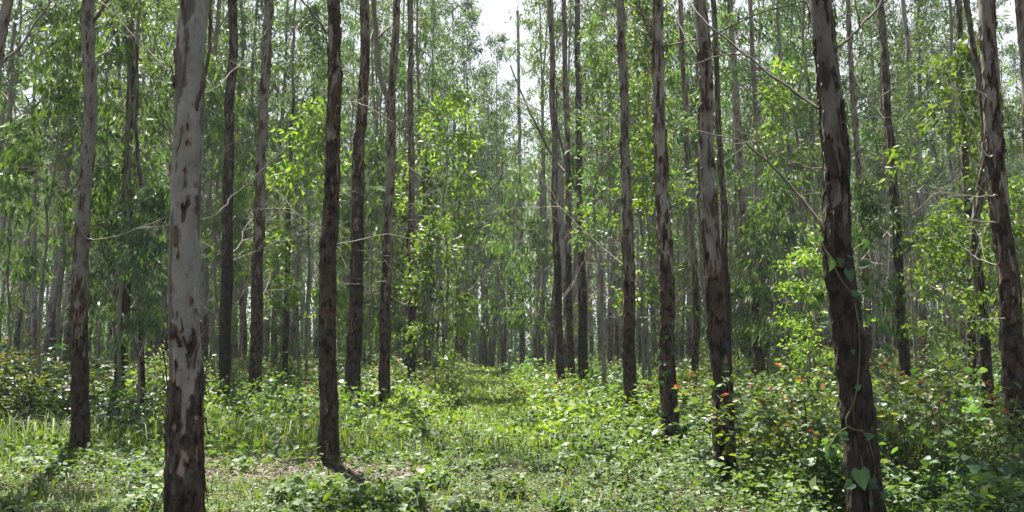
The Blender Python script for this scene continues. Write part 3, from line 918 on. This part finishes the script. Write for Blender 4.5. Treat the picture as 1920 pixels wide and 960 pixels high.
S("young eucalyptus hanging over the patchy trunk's left side", 575, 0, 300, 27.5, SAPS, 1)
S("young eucalyptus deep behind the pair left of the track", 655, 380, 660, 33, SAPS, 0)
S("yellowish young tree high right of the dark swollen knot trunk", 1205, -20, 250, 24.5, BROADS, 2)
S("young eucalyptus deep left behind the slim curving trunk", 185, 330, 640, 26.5, SAPS, 0)

# more of them between the rows behind
for q in range(46):
    y = frng.uniform(25, 62)
    x = frng.uniform(-.58, .58) * y
    if abs(x - track_x(y)) < 1.3 and y < 46: continue
    px = 960 + F * x / y
    pr = (SAPS, BROADS, SAPS)[q % 3]
    ht = frng.uniform(3.2, 7.5)
    pt = 650 - F * (ht - EYE) / y
    pb = 650 + F * (EYE - frng.uniform(.2, 1.6)) / y
    S(("drooping" if pr is SAPS else "light leaved") + " sapling in the rows behind, " + zone(px, y).split(", ", 1)[1], px, pt, pb, y, pr, q, "sapling", "sapling", "saplings between the rows behind")

# ------------------------------------------------------------------ shrubs
def shrub_proto(seed, nst, H, Rad, per, leafL, wr, kind, lmat, flat=.55, smat=None):
    rng = np.random.default_rng(seed)
    wood, lf = Geo(), Geo()
    PP, DD, tips = [], [], []
    for k in range(nst):
        a = rng.uniform(0, 6.28); sp = Rad * math.sqrt(rng.uniform(.02, 1))
        d = np.array([math.cos(a) * sp, math.sin(a) * sp, H * rng.uniform(.55, 1.05) * (1 - .35 * (sp / Rad) ** 2)])
        L = np.linalg.norm(d)
        ends = twig_geo(rng, wood, (math.cos(a) * .05, math.sin(a) * .05, -.03), d, L, .009, 1, .25, .2, 4, 4)
        for (e, ed) in ends:
            tips.append((e, ed))
            m = int(per * rng.uniform(.6, 1.4))
            t = rng.uniform(0, 1, m)[:, None]
            c = e[None] - ed[None] * t * L * .45 + rng.normal(size=(m, 3)) * .05
            c[:, 2] = np.maximum(c[:, 2], .04)
            q = rng.normal(size=(m, 3)); q[:, 2] = q[:, 2] * .35 + .05
            PP.append(c); DD.append(q + ed[None] * .4)
    PP, DD = np.concatenate(PP), np.concatenate(DD)
    leaves(lf, PP, DD, leafL * rng.uniform(.55, 1.25, len(PP)), wr, kind, rng, flat)
    tips.sort(key=lambda q: -q[0][2])
    return wood.mesh("stem", [smat or M_DARKTWIG], True), lf.mesh("foliage", [lmat]), [t[0] for t in tips]

LANT = [shrub_proto(500 + k, 13, 1.0, .75, 21, .066, .32, 'ovate', M_LANT) for k in range(4)]
DARKS = [shrub_proto(520 + k, 12, 1.0, .75, 18, .078, .30, 'ovate', M_DARKL) for k in range(3)]
BIGL = [shrub_proto(540 + k, 7, 1.0, .6, 10, .125, .38, 'ovate', M_VINE, .5, M_STEM) for k in range(3)]
WEEDS = [shrub_proto(560 + k, 15, .6, .6, 13, .075, .24, 'ovate', M_LIME, .5, M_STEM) for k in range(3)]

def flower_mesh():
    g = Geo(); rng = np.random.default_rng(3)
    n = 26
    a = rng.uniform(0, 6.28, n); r = .022 * np.sqrt(rng.uniform(0, 1, n))
    P = np.stack([r * np.cos(a), r * np.sin(a), .006 - r * .25], -1)
    D = np.stack([np.cos(a), np.sin(a), .7 + 0 * a], -1)
    leaves(g, P, D, .026, .35, 'kite', rng, .3)
    return g.mesh("flower", [M_FLOWER])
FLOWER = flower_mesh()

def shrub(label, x, y, protos, k, h, w=None, flowers=0, name="shrub", cat="shrub", group="shrubs of the undergrowth", rng=trng):
    st, fo, tips = protos[k % len(protos)]
    root = bpy.data.objects.new(name, None); COL.objects.link(root)
    root.location = (x, y, float(gz(x, y)))
    w = w or h
    root.scale = (w, w, h)
    root.rotation_euler = (0, 0, rng.uniform(0, 6.28))
    tag(root, label, cat, group)
    link("stem", st, root)
    link("foliage", fo, root)
    for f in range(min(flowers, len(tips))):
        t = tips[f * 2 % len(tips)]
        fs = rng.uniform(.6, 1.15) / h
        link("flower", FLOWER, root, (t[0], t[1], t[2] + .02), (rng.uniform(-.5, .5), rng.uniform(-.5, .5), 0), (fs, fs, fs))
    return root

def shrub_px(label, px, ptop, Y, protos, k, wide=1.0, flowers=0, **kw):
    p = at(px, ptop, Y)
    h = p[2] / (.92 if protos is not WEEDS else .56)
    return shrub(label, p[0], Y, protos, k, h, h * wide, flowers, **kw)

bush_at = shrub_px
bush_at("orange flowered bush right of the big brown trunk, tallest of the front bushes", 1770, 672, 9.6, LANT, 0, 1.0, 9)
bush_at("flowering bush close against the big brown trunk's right flank", 1690, 720, 8.8, LANT, 1, .8, 4)
bush_at("flowering bush left of the right edge trunk's foot", 1830, 770, 8.2, LANT, 2, .8, 3)
bush_at("broad leaved plant before the right edge trunk's foot", 1880, 790, 7.6, BIGL, 0, .9)
bush_at("broad leaved plant low between the big trunk and the right edge", 1745, 835, 7.4, BIGL, 1, .8)
bush_at("orange flowered dense bush left of the big brown trunk", 1510, 690, 9.4, LANT, 3, 1.0, 7)
bush_at("dark leaved bush between the tall patchy trunk and the big trunk", 1455, 730, 9.8, DARKS, 0, 1.0, 2)
bush_at("flowering bush tucked under the dark leaved bush, left of the big trunk", 1530, 800, 8.3, LANT, 0, .8, 3)
bush_at("pale leaved plant by the big brown trunk's left foot", 1545, 760, 8.6, BIGL, 2, .8, 1)
bush_at("low bush behind the tall patchy trunk's foot", 1405, 735, 10.8, DARKS, 1, 1.0, 1)
bush_at("dark round bush right of the track below the swollen knot trunk", 1105, 735, 17.5, DARKS, 2, .85)
bush_at("bright green broad leaved bush at the right border of the track", 1012, 668, 26, BIGL, 0, .9)
bush_at("low dark bush at the right side of the track", 990, 775, 17.0, DARKS, 0, 1.0)
bush_at("tall leafy bush with drooping top right of the dark bush", 1150, 690, 19.5, BIGL, 1, .8)
bush_at("broad leaved bush between ivy trunk and tall patchy trunk", 1300, 730, 13.5, BIGL, 2, .9)
bush_at("low leafy bush at the ivy footed trunk's left side", 1225, 775, 13.2, LANT, 1, .8)
bush_at("dark bush round the rough trunk by the clearing", 655, 765, 18.0, DARKS, 1, .75)
bush_at("weedy bush around the forked trunk's foot", 715, 755, 17.6, WEEDS, 0, .8)
bush_at("yellow flowering bush left of the sunny track", 838, 705, 21, LANT, 2, 1.1, 6)
bush_at("sunny light green bush by the slender track side trunk", 770, 715, 20.5, LANT, 0, 1.1, 3)
bush_at("dark bluish bush right of the slim curving trunk", 205, 700, 14.5, DARKS, 2, .9)
bush_at("dark bluish bush left of the slim curving trunk", 95, 690, 15.0, DARKS, 0, .9)
bush_at("orange flowered bush at the left edge, tallest there", 25, 630, 18, LANT, 1, 1.1, 12)
bush_at("fresh green plant between the leaf clad trunk and the patchy trunk", 530, 705, 20, BIGL, 0, 1.0)

srng = np.random.default_rng(31)
nsh = 0
while nsh < 225:
    y = srng.uniform(9.5, 44) if srng.random() < .75 else srng.uniform(13, 30)
    x = srng.uniform(-.6, .6) * y
    dx = x - track_x(y)
    if abs(dx) < 1.7 and y < 45: continue
    if x < 0 and y < 13.6 + 1.4 * srng.random(): continue
    if x > 0 and x < 2.1 and y < 14: continue
    if any((x - a) ** 2 + (y - b) ** 2 < .25 for a, b in TREE_XY): continue
    px = 960 + F * x / y
    if x < 0 and y < 19 and px > 290 and px < 640 and srng.random() < .45: continue
    u = srng.random()
    hmax = 1.6 if px > 1250 or px < 330 else 1.4 if y > 22 else 1.15
    h = srng.uniform(.6, 1.0) * hmax * (1.0 if y > 15 else .75)
    kinds = [(LANT, "yellow green shrub"), (DARKS, "dark green shrub"), (BIGL, "broad leaved green plant"), (WEEDS, "leafy green weed clump")]
    pr, nm = kinds[int(srng.choice(4, p=[.48, .14, .18, .20]))]
    if pr is WEEDS: h *= 1.2
    where = ("in the thicket left of the pale trunk" if px < 320 else
             "in the low growth left of the patchy trunk" if px < 620 else
             "along the left border of the track" if px < 930 else
             "along the right border of the track" if px < 1180 else
             "in the thicket left of the big brown trunk" if px < 1580 else
             "in the thicket right of the big brown trunk")
    dist = "near " if y < 16 else "farther back " if y < 27 else "far back "
    fl = int(srng.integers(1, 6)) if pr is LANT and y < 24 and srng.random() < .6 else 0
    if px < 260 and pr is LANT: fl = int(srng.integers(6, 13))
    shrub(f"{nm} {dist}{where}", x, y, pr, int(srng.integers(0, 4)), h, h * srng.uniform(.85, 1.3), fl, rng=srng)
    nsh += 1

for q in range(64):
    y = 14.5 * (46 / 14.5) ** srng.random()
    x = track_x(y) + srng.choice([-1, 1]) * srng.uniform(1.15, 2.6)
    if any((x - a) ** 2 + (y - b) ** 2 < .2 for a, b in TREE_XY): continue
    pr, nm = ((WEEDS, "lime green weed clump"), (LANT, "yellow green bush"), (WEEDS, "lime green weed clump"), (BIGL, "broad leaved weed"))[q % 4]
    h = srng.uniform(.45, .8) * (1.5 if pr is WEEDS else 1.0) * (.75 + y / 80)
    dist = "at its mouth" if y < 20 else "halfway along" if y < 30 else "towards its far end"
    shrub(f"{nm} growing on the sunny track, {dist}", x, y, pr, q // 4, h, h * srng.uniform(.9, 1.4), int(srng.integers(0, 3)) if pr is LANT else 0, group="weeds growing on the track", rng=srng)

# ------------------------------------------------------------------ climbing vines with heart leaves
def vine(label, key, stem, leafs, r=.006, stemmat=M_STEM, dY=None):
    root_t, Pm, rad, base = TREES[key]
    root = bpy.data.objects.new("climbing_vine", None); COL.objects.link(root)
    root.location = base
    tag(root, label, "vine", "heart leaved climbers")
    def front(px, py, lift):
        p = at(px, py, base[1])
        i = int(np.argmin(np.abs(Pm[:, 2] - p[2])))
        c = Pm[i]; rr = rad[i] * 1.1 + lift
        dx = p[0] - c[0]
        if abs(dx) < rr:
            y = c[1] - math.sqrt(rr * rr - dx * dx)
        else:
            y = c[1]
        q = at(px, py, y)
        return q
    g = Geo()
    for st in stem:
        P = smooth_path(np.array([front(px, py, .016) for px, py in st]), 40)
        g.tube(P - base, r, 5)
    link("stem", g.mesh("stem", [stemmat], True), root)
    rr = np.random.default_rng(int(stem[0][0][0]))
    extra = []
    for st in stem:
        C_ = smooth_path(dbl(st), 40)
        for _ in range(10 if len(st) > 5 else 3):
            q_ = C_[rr.integers(0, 40)] + rr.normal(size=2) * 5
            extra.append((q_[0], q_[1], rr.uniform(.035, .075), rr.normal(), rr.normal() - .6))
    leafs = [(a_, b_, c_ * rr.uniform(.7, 1.0), d_, e_) for a_, b_, c_, d_, e_ in leafs] + extra
    for (px, py, L, ax, ay) in leafs:
        p = front(px, py, .03)
        lf = Geo()
        d = np.array([[ax, -.35, ay]])
        leaves(lf, p[None] - base[None], d, L, .42, 'heart', rr, 0.0)
        # face the blade outwards
        V = lf.V[0]
        D = d[0] / np.linalg.norm(d[0])
        xax = np.cross(D, np.array([rr.normal() * .35, -1.0, .45]))
        xax /= np.linalg.norm(xax); zax = np.cross(xax, D)
        tv, tt = LEAF['heart']
        V = (p - base)[None] + L * (tv[:, 1:2] * D + .42 * tv[:, 0:1] * xax + tv[:, 2:3] * zax)
        link("leaf", mesh_np("leaf", V, [tt], [M_VINE], smooth=True), root)
vine("vine with big heart leaves wound round the big brown trunk", "big_brown",
     [[(1640, 1000), (1632, 930), (1640, 880), (1625, 815), (1600, 805), (1585, 790), (1605, 740), (1612, 640), (1600, 560), (1575, 520), (1548, 470), (1530, 430)],
      [(1590, 800), (1570, 815), (1560, 830), (1550, 850)],
      [(1548, 470), (1575, 500), (1600, 470), (1620, 455)],
      [(1600, 560), (1625, 545), (1640, 560)]],
     [(1612, 878, .17, .05, -1), (1560, 838, .12, -.5, -.8), (1590, 818, .09, -.9, .1), (1575, 825, .10, -.8, -.3), (1622, 820, .08, .9, .25),
      (1560, 485, .11, -.3, -1), (1590, 505, .11, .1, -1), (1610, 497, .11, 1, .15), (1620, 540, .12, .5, -.9), (1640, 580, .13, .4, -1),
      (1648, 612, .12, .8, -.7), (1622, 590, .10, .2, -1), (1655, 650, .11, .8, -.4), (1536, 575, .11, -1, .1), (1540, 452, .07, -.4, .9), (1628, 460, .09, .7, -.6),
      (1550, 600, .10, -1, -.3), (1543, 560, .10, -.9, .4), (1640, 705, .09, .9, -.2), (1598, 655, .06, .2, -1), (1600, 905, .10, -.9, -.4), (1650, 930, .09, .8, .2)])
vine("small heart leaved vine on the tall patchy trunk's foot", "right_c",
     [[(1375, 930), (1372, 880), (1372, 830), (1365, 790), (1368, 740), (1358, 690)]],
     [(1362, 778, .10, .1, -.9), (1372, 808, .11, .3, -.8), (1372, 825, .11, .3, -.7), (1352, 770, .08, -.5, -.8), (1362, 872, .11, -.7, .1), (1370, 745, .07, .8, .3), (1378, 880, .10, .8, -.4), (1345, 900, .1, -.8, -.2)])
vine("ivy like vine on the ivy footed trunk", "right_b",
     [[(1268, 865), (1262, 800), (1245, 760), (1250, 700), (1262, 650), (1250, 600)]],
     [(1250, 700, .10, -.5, -.8), (1258, 660, .09, .7, -.5), (1245, 720, .10, -.8, .2), (1262, 740, .09, .8, -.3), (1246, 775, .11, -.7, -.5), (1255, 800, .11, .1, -1), (1268, 800, .10, .8, -.4), (1243, 830, .11, -.7, -.2), (1260, 845, .11, .4, -.8), (1252, 630, .08, -.6, -.6), (1240, 680, .09, -.9, -.1)])
vine("climber with round pale leaves on the right edge trunk", "edge_right",
     [[(1915, 960), (1905, 880), (1912, 830), (1900, 790), (1908, 740)]],
     [(1900, 850, .13, -.8, .3), (1905, 875, .12, -.6, -.6), (1912, 905, .12, .2, -1), (1905, 800, .11, -.6, -.7), (1898, 930, .11, -.8, -.3), (1912, 770, .08, .6, -.7)])

# ------------------------------------------------------------------ ground cover (nobody could count these)
def bare(x, y):
    """1 on the bare litter patch left of the track's mouth"""
    e = ((x + 2.0) / 1.9) ** 2 + ((y - 10.7) / 1.25) ** 2
    e2 = ((x + 4.2) / 1.6) ** 2 + ((y - 11.6) / .7) ** 2
    return np.clip(np.exp(-e * .9) + .8 * np.exp(-e2), 0, 1)

def field(n, ylo, yhi, rng, margin=.62):
    # denser near the camera: even in the picture rather than on the floor
    y = ylo * (yhi / ylo) ** rng.uniform(0, 1, n)
    x = rng.uniform(-1, 1, n) * (margin * y + .6)
    return x, y

def cover():
    rng = np.random.default_rng(21)
    g = Geo()
    x, y = field(190000, 6.2, 18, rng)
    p = np.stack([x * .9, y * .9, 0 * x], -1)
    fine = fbm(np.stack([x * 3.2, y * 3.2, 0 * x], -1), 62, 2)
    dens = sstep(.34, .62, fbm(p, 61, 3)) * (1 - .95 * bare(x, y)) + .30 * (1 - bare(x, y))
    dens = np.where((x > -.9), np.maximum(dens, .85), dens) * (.35 + .8 * sstep(.35, .6, fine))
    keep = rng.random(len(x)) < dens
    x, y = x[keep], y[keep]
    cl = fbm(np.stack([x * 2.4, y * 2.4, 0 * x], -1), 71, 3)
    hgt = .015 + (.05 + .34 * sstep(.42, .72, cl) * (1 - .8 * bare(x, y))) * rng.uniform(.1, 1.0, len(x)) * np.where(x > .8, 1.35, .62)
    P = np.stack([x, y, gz(x, y) + hgt], -1)
    D = rng.normal(size=(len(x), 3)); D[:, 2] = D[:, 2] * .3 + .12
    L = rng.uniform(.018, .042, len(x)) * (1 + 1.1 * sstep(.45, .7, cl)) * np.where(rng.random(len(x)) < .08, 1.6, 1)
    leaves(g, P, D, L, .34, 'kite', rng, .6)
    tag(link("ground_cover", g.mesh("ground_cover", [M_HERB])), "low creeping green leaves covering the forest floor", "ground cover", kind="stuff")

    g = Geo()
    x, y = field(60000, 6.2, 19, rng)
    keep = rng.random(len(x)) < np.clip(.22 + bare(x, y), 0, 1)
    x, y = x[keep], y[keep]
    P = np.stack([x, y, gz(x, y) + rng.uniform(.006, .03, len(x))], -1)
    D = rng.normal(size=(len(x), 3)); D[:, 2] *= .18
    leaves(g, P, D, rng.uniform(.04, .11, len(x)), .16, 'kite', rng, .75)
    tag(link("leaf_litter", g.mesh("leaf_litter", [M_LITTER])), "dry brown fallen leaves scattered on the bare patch", "leaf litter", kind="stuff")

    # herbs and grass of the sunny track and of the forest floor behind
    g = Geo()
    x, y = field(160000, 10.5, 60, rng)
    dx = np.abs(x - track_x(y))
    left_open = (x < 0) & (y < 14)
    hh = np.where(dx < .95, .15, np.where(dx < 1.9, .62, .85)) * (.35 + 1.0 * fbm(np.stack([x * .8, y * .8, 0 * x], -1), 81, 2))
    rampy = sstep(11.0, 17.5, y + np.where(x > .3, 2.0, 0) + 3.0 * (fbm(np.stack([x * .6, y * .6, 0 * x], -1), 83, 2) - .5))
    hh = hh * (.25 + .75 * rampy)
    keep = rng.random(len(x)) < .12 + .9 * rampy
    x, y, hh = x[keep], y[keep], hh[keep]
    P = np.stack([x, y, gz(x, y) + hh * rng.uniform(.1, 1.0, len(x))], -1)
    D = rng.normal(size=(len(x), 3)); D[:, 2] = D[:, 2] * .5 + .15
    L = rng.uniform(.06, .12, len(x)) * (1 + y / 60)
    on = (np.abs(x - track_x(y)) + rng.normal(size=len(x)) * .4 < 1.9) & (y > 13)
    leaves(g, P[~on], D[~on], L[~on], .26, 'kite', rng, .35)
    tag(link("undergrowth", g.mesh("undergrowth", [M_HERB])), "tangle of dark green herbs on the floor between the trunks", "undergrowth", kind="stuff")
    g = Geo()
    leaves(g, P[on], D[on], L[on], .24, 'kite', rng, .3)
    tag(link("track_weeds", g.mesh("track_weeds", [M_LIME])), "sunny lime green weeds covering the track between the rows", "weeds", kind="stuff")

    g = Geo()
    n = 44000
    x, y = field(n, 6.6, 40, rng)
    dx = x - track_x(y)
    px = 960 + F * x / y
    tuft = fbm(np.stack([x * .7, y * .7, 0 * x], -1), 91, 2)
    keep = ((np.abs(dx) < 1.5) & (y > 11.5) & (rng.random(n) < .8)) | ((px < 720) & (y > 12.0) & (y < 19) & (tuft > .47) & (rng.random(n) < .55)) | ((px < 130) & (y > 12) & (y < 15))
    keep |= (y < 13.5) & (tuft > .40) & (rng.random(n) < .55)
    keep &= rng.random(n) > bare(x, y)
    x, y = x[keep], y[keep]
    m = len(x)
    H = rng.uniform(.20, .75, m) ** 1.1 * np.where(y < 12, .33, np.where(np.abs(dx[keep]) < 1.1, .55, np.where(px[keep] < 720, 1.1, .85)))
    a = rng.uniform(0, 6.28, m)
    lean = rng.uniform(.3, 1.15, m)
    hd = np.stack([np.cos(a), np.sin(a), 0 * a], -1)
    sd = np.stack([-np.sin(a), np.cos(a), 0 * a], -1) * (.0055 * (1 + y / 25))[:, None]
    b = np.stack([x, y, gz(x, y) - .01], -1)
    c1 = b + hd * (H * lean * .30)[:, None] + np.array([0, 0, 1]) * (H * .62)[:, None]
    c2 = b + hd * (H * lean)[:, None] + np.array([0, 0, 1]) * (H * (1 - .35 * lean))[:, None]
    V = np.stack([b - sd, b + sd, c1 + sd * .8, c1 - sd * .8, c2], 1)
    T = (np.arange(m)[:, None, None] * 5 + np.array([[0, 1, 2], [0, 2, 3], [3, 2, 4]])[None]).reshape(-1, 3)
    g.add(V.reshape(-1, 3), T=T)
    tag(link("grass", g.mesh("grass", [M_GRASS])), "long pale green grass blades along the track and left clearing", "grass", kind="stuff")
cover()

# dead sticks on the floor
for k, (px, py, L, a, lab) in enumerate([(420, 868, .75, .15, "thin dead stick on the litter right of the pale trunk"), (760, 905, .6, .6, "short dead stick on the bare litter patch"),
                                    (560, 925, .9, -.35, "forked dead branch in the low creepers left of the patchy trunk's foot"), (230, 880, .7, .4, "dead stick in the low leaves left of the pale trunk")]):
    Y = gdepth(py); p = at(px, py, Y)
    g = Geo()
    twig_geo(np.random.default_rng(40 + k), g, (0, 0, .02), (math.cos(a), math.sin(a), .05), L, .011, 1, .02, .18, 2, 5)
    o = link("fallen_branch", g.mesh("fallen_branch", [M_TWIG], True), None, (p[0], Y, float(gz(p[0], Y)) + .02))
    tag(o, lab, "fallen branch", "dead sticks on the forest floor")

# ------------------------------------------------------------------ air
def haze():
    m = bpy.data.materials.new("forest_air")
    m.use_nodes = True
    nt = m.node_tree
    nt.nodes.clear()
    out = nt.nodes.new("ShaderNodeOutputMaterial")
    v = nt.nodes.new("ShaderNodeVolumePrincipled")
    v.inputs["Color"].default_value = (.86, .92, 1.0, 1)
    v.inputs["Density"].default_value = HAZE
    v.inputs["Anisotropy"].default_value = .3
    nt.links.new(v.outputs[0], out.inputs["Volume"])
    x, y0, y1, z0, z1 = 404, -64, 404, -1.5, 27
    V = [(-x, y0, z0), (x, y0, z0), (x, y1, z0), (-x, y1, z0), (-x, y0, z1), (x, y0, z1), (x, y1, z1), (-x, y1, z1)]
    Q = np.array([[0, 3, 2, 1], [4, 5, 6, 7], [0, 1, 5, 4], [1, 2, 6, 5], [2, 3, 7, 6], [3, 0, 4, 7]])
    tag(link("haze", mesh_np("haze", V, [Q], [m])), "thin pale haze between the far trunks", "haze", kind="stuff")
haze()
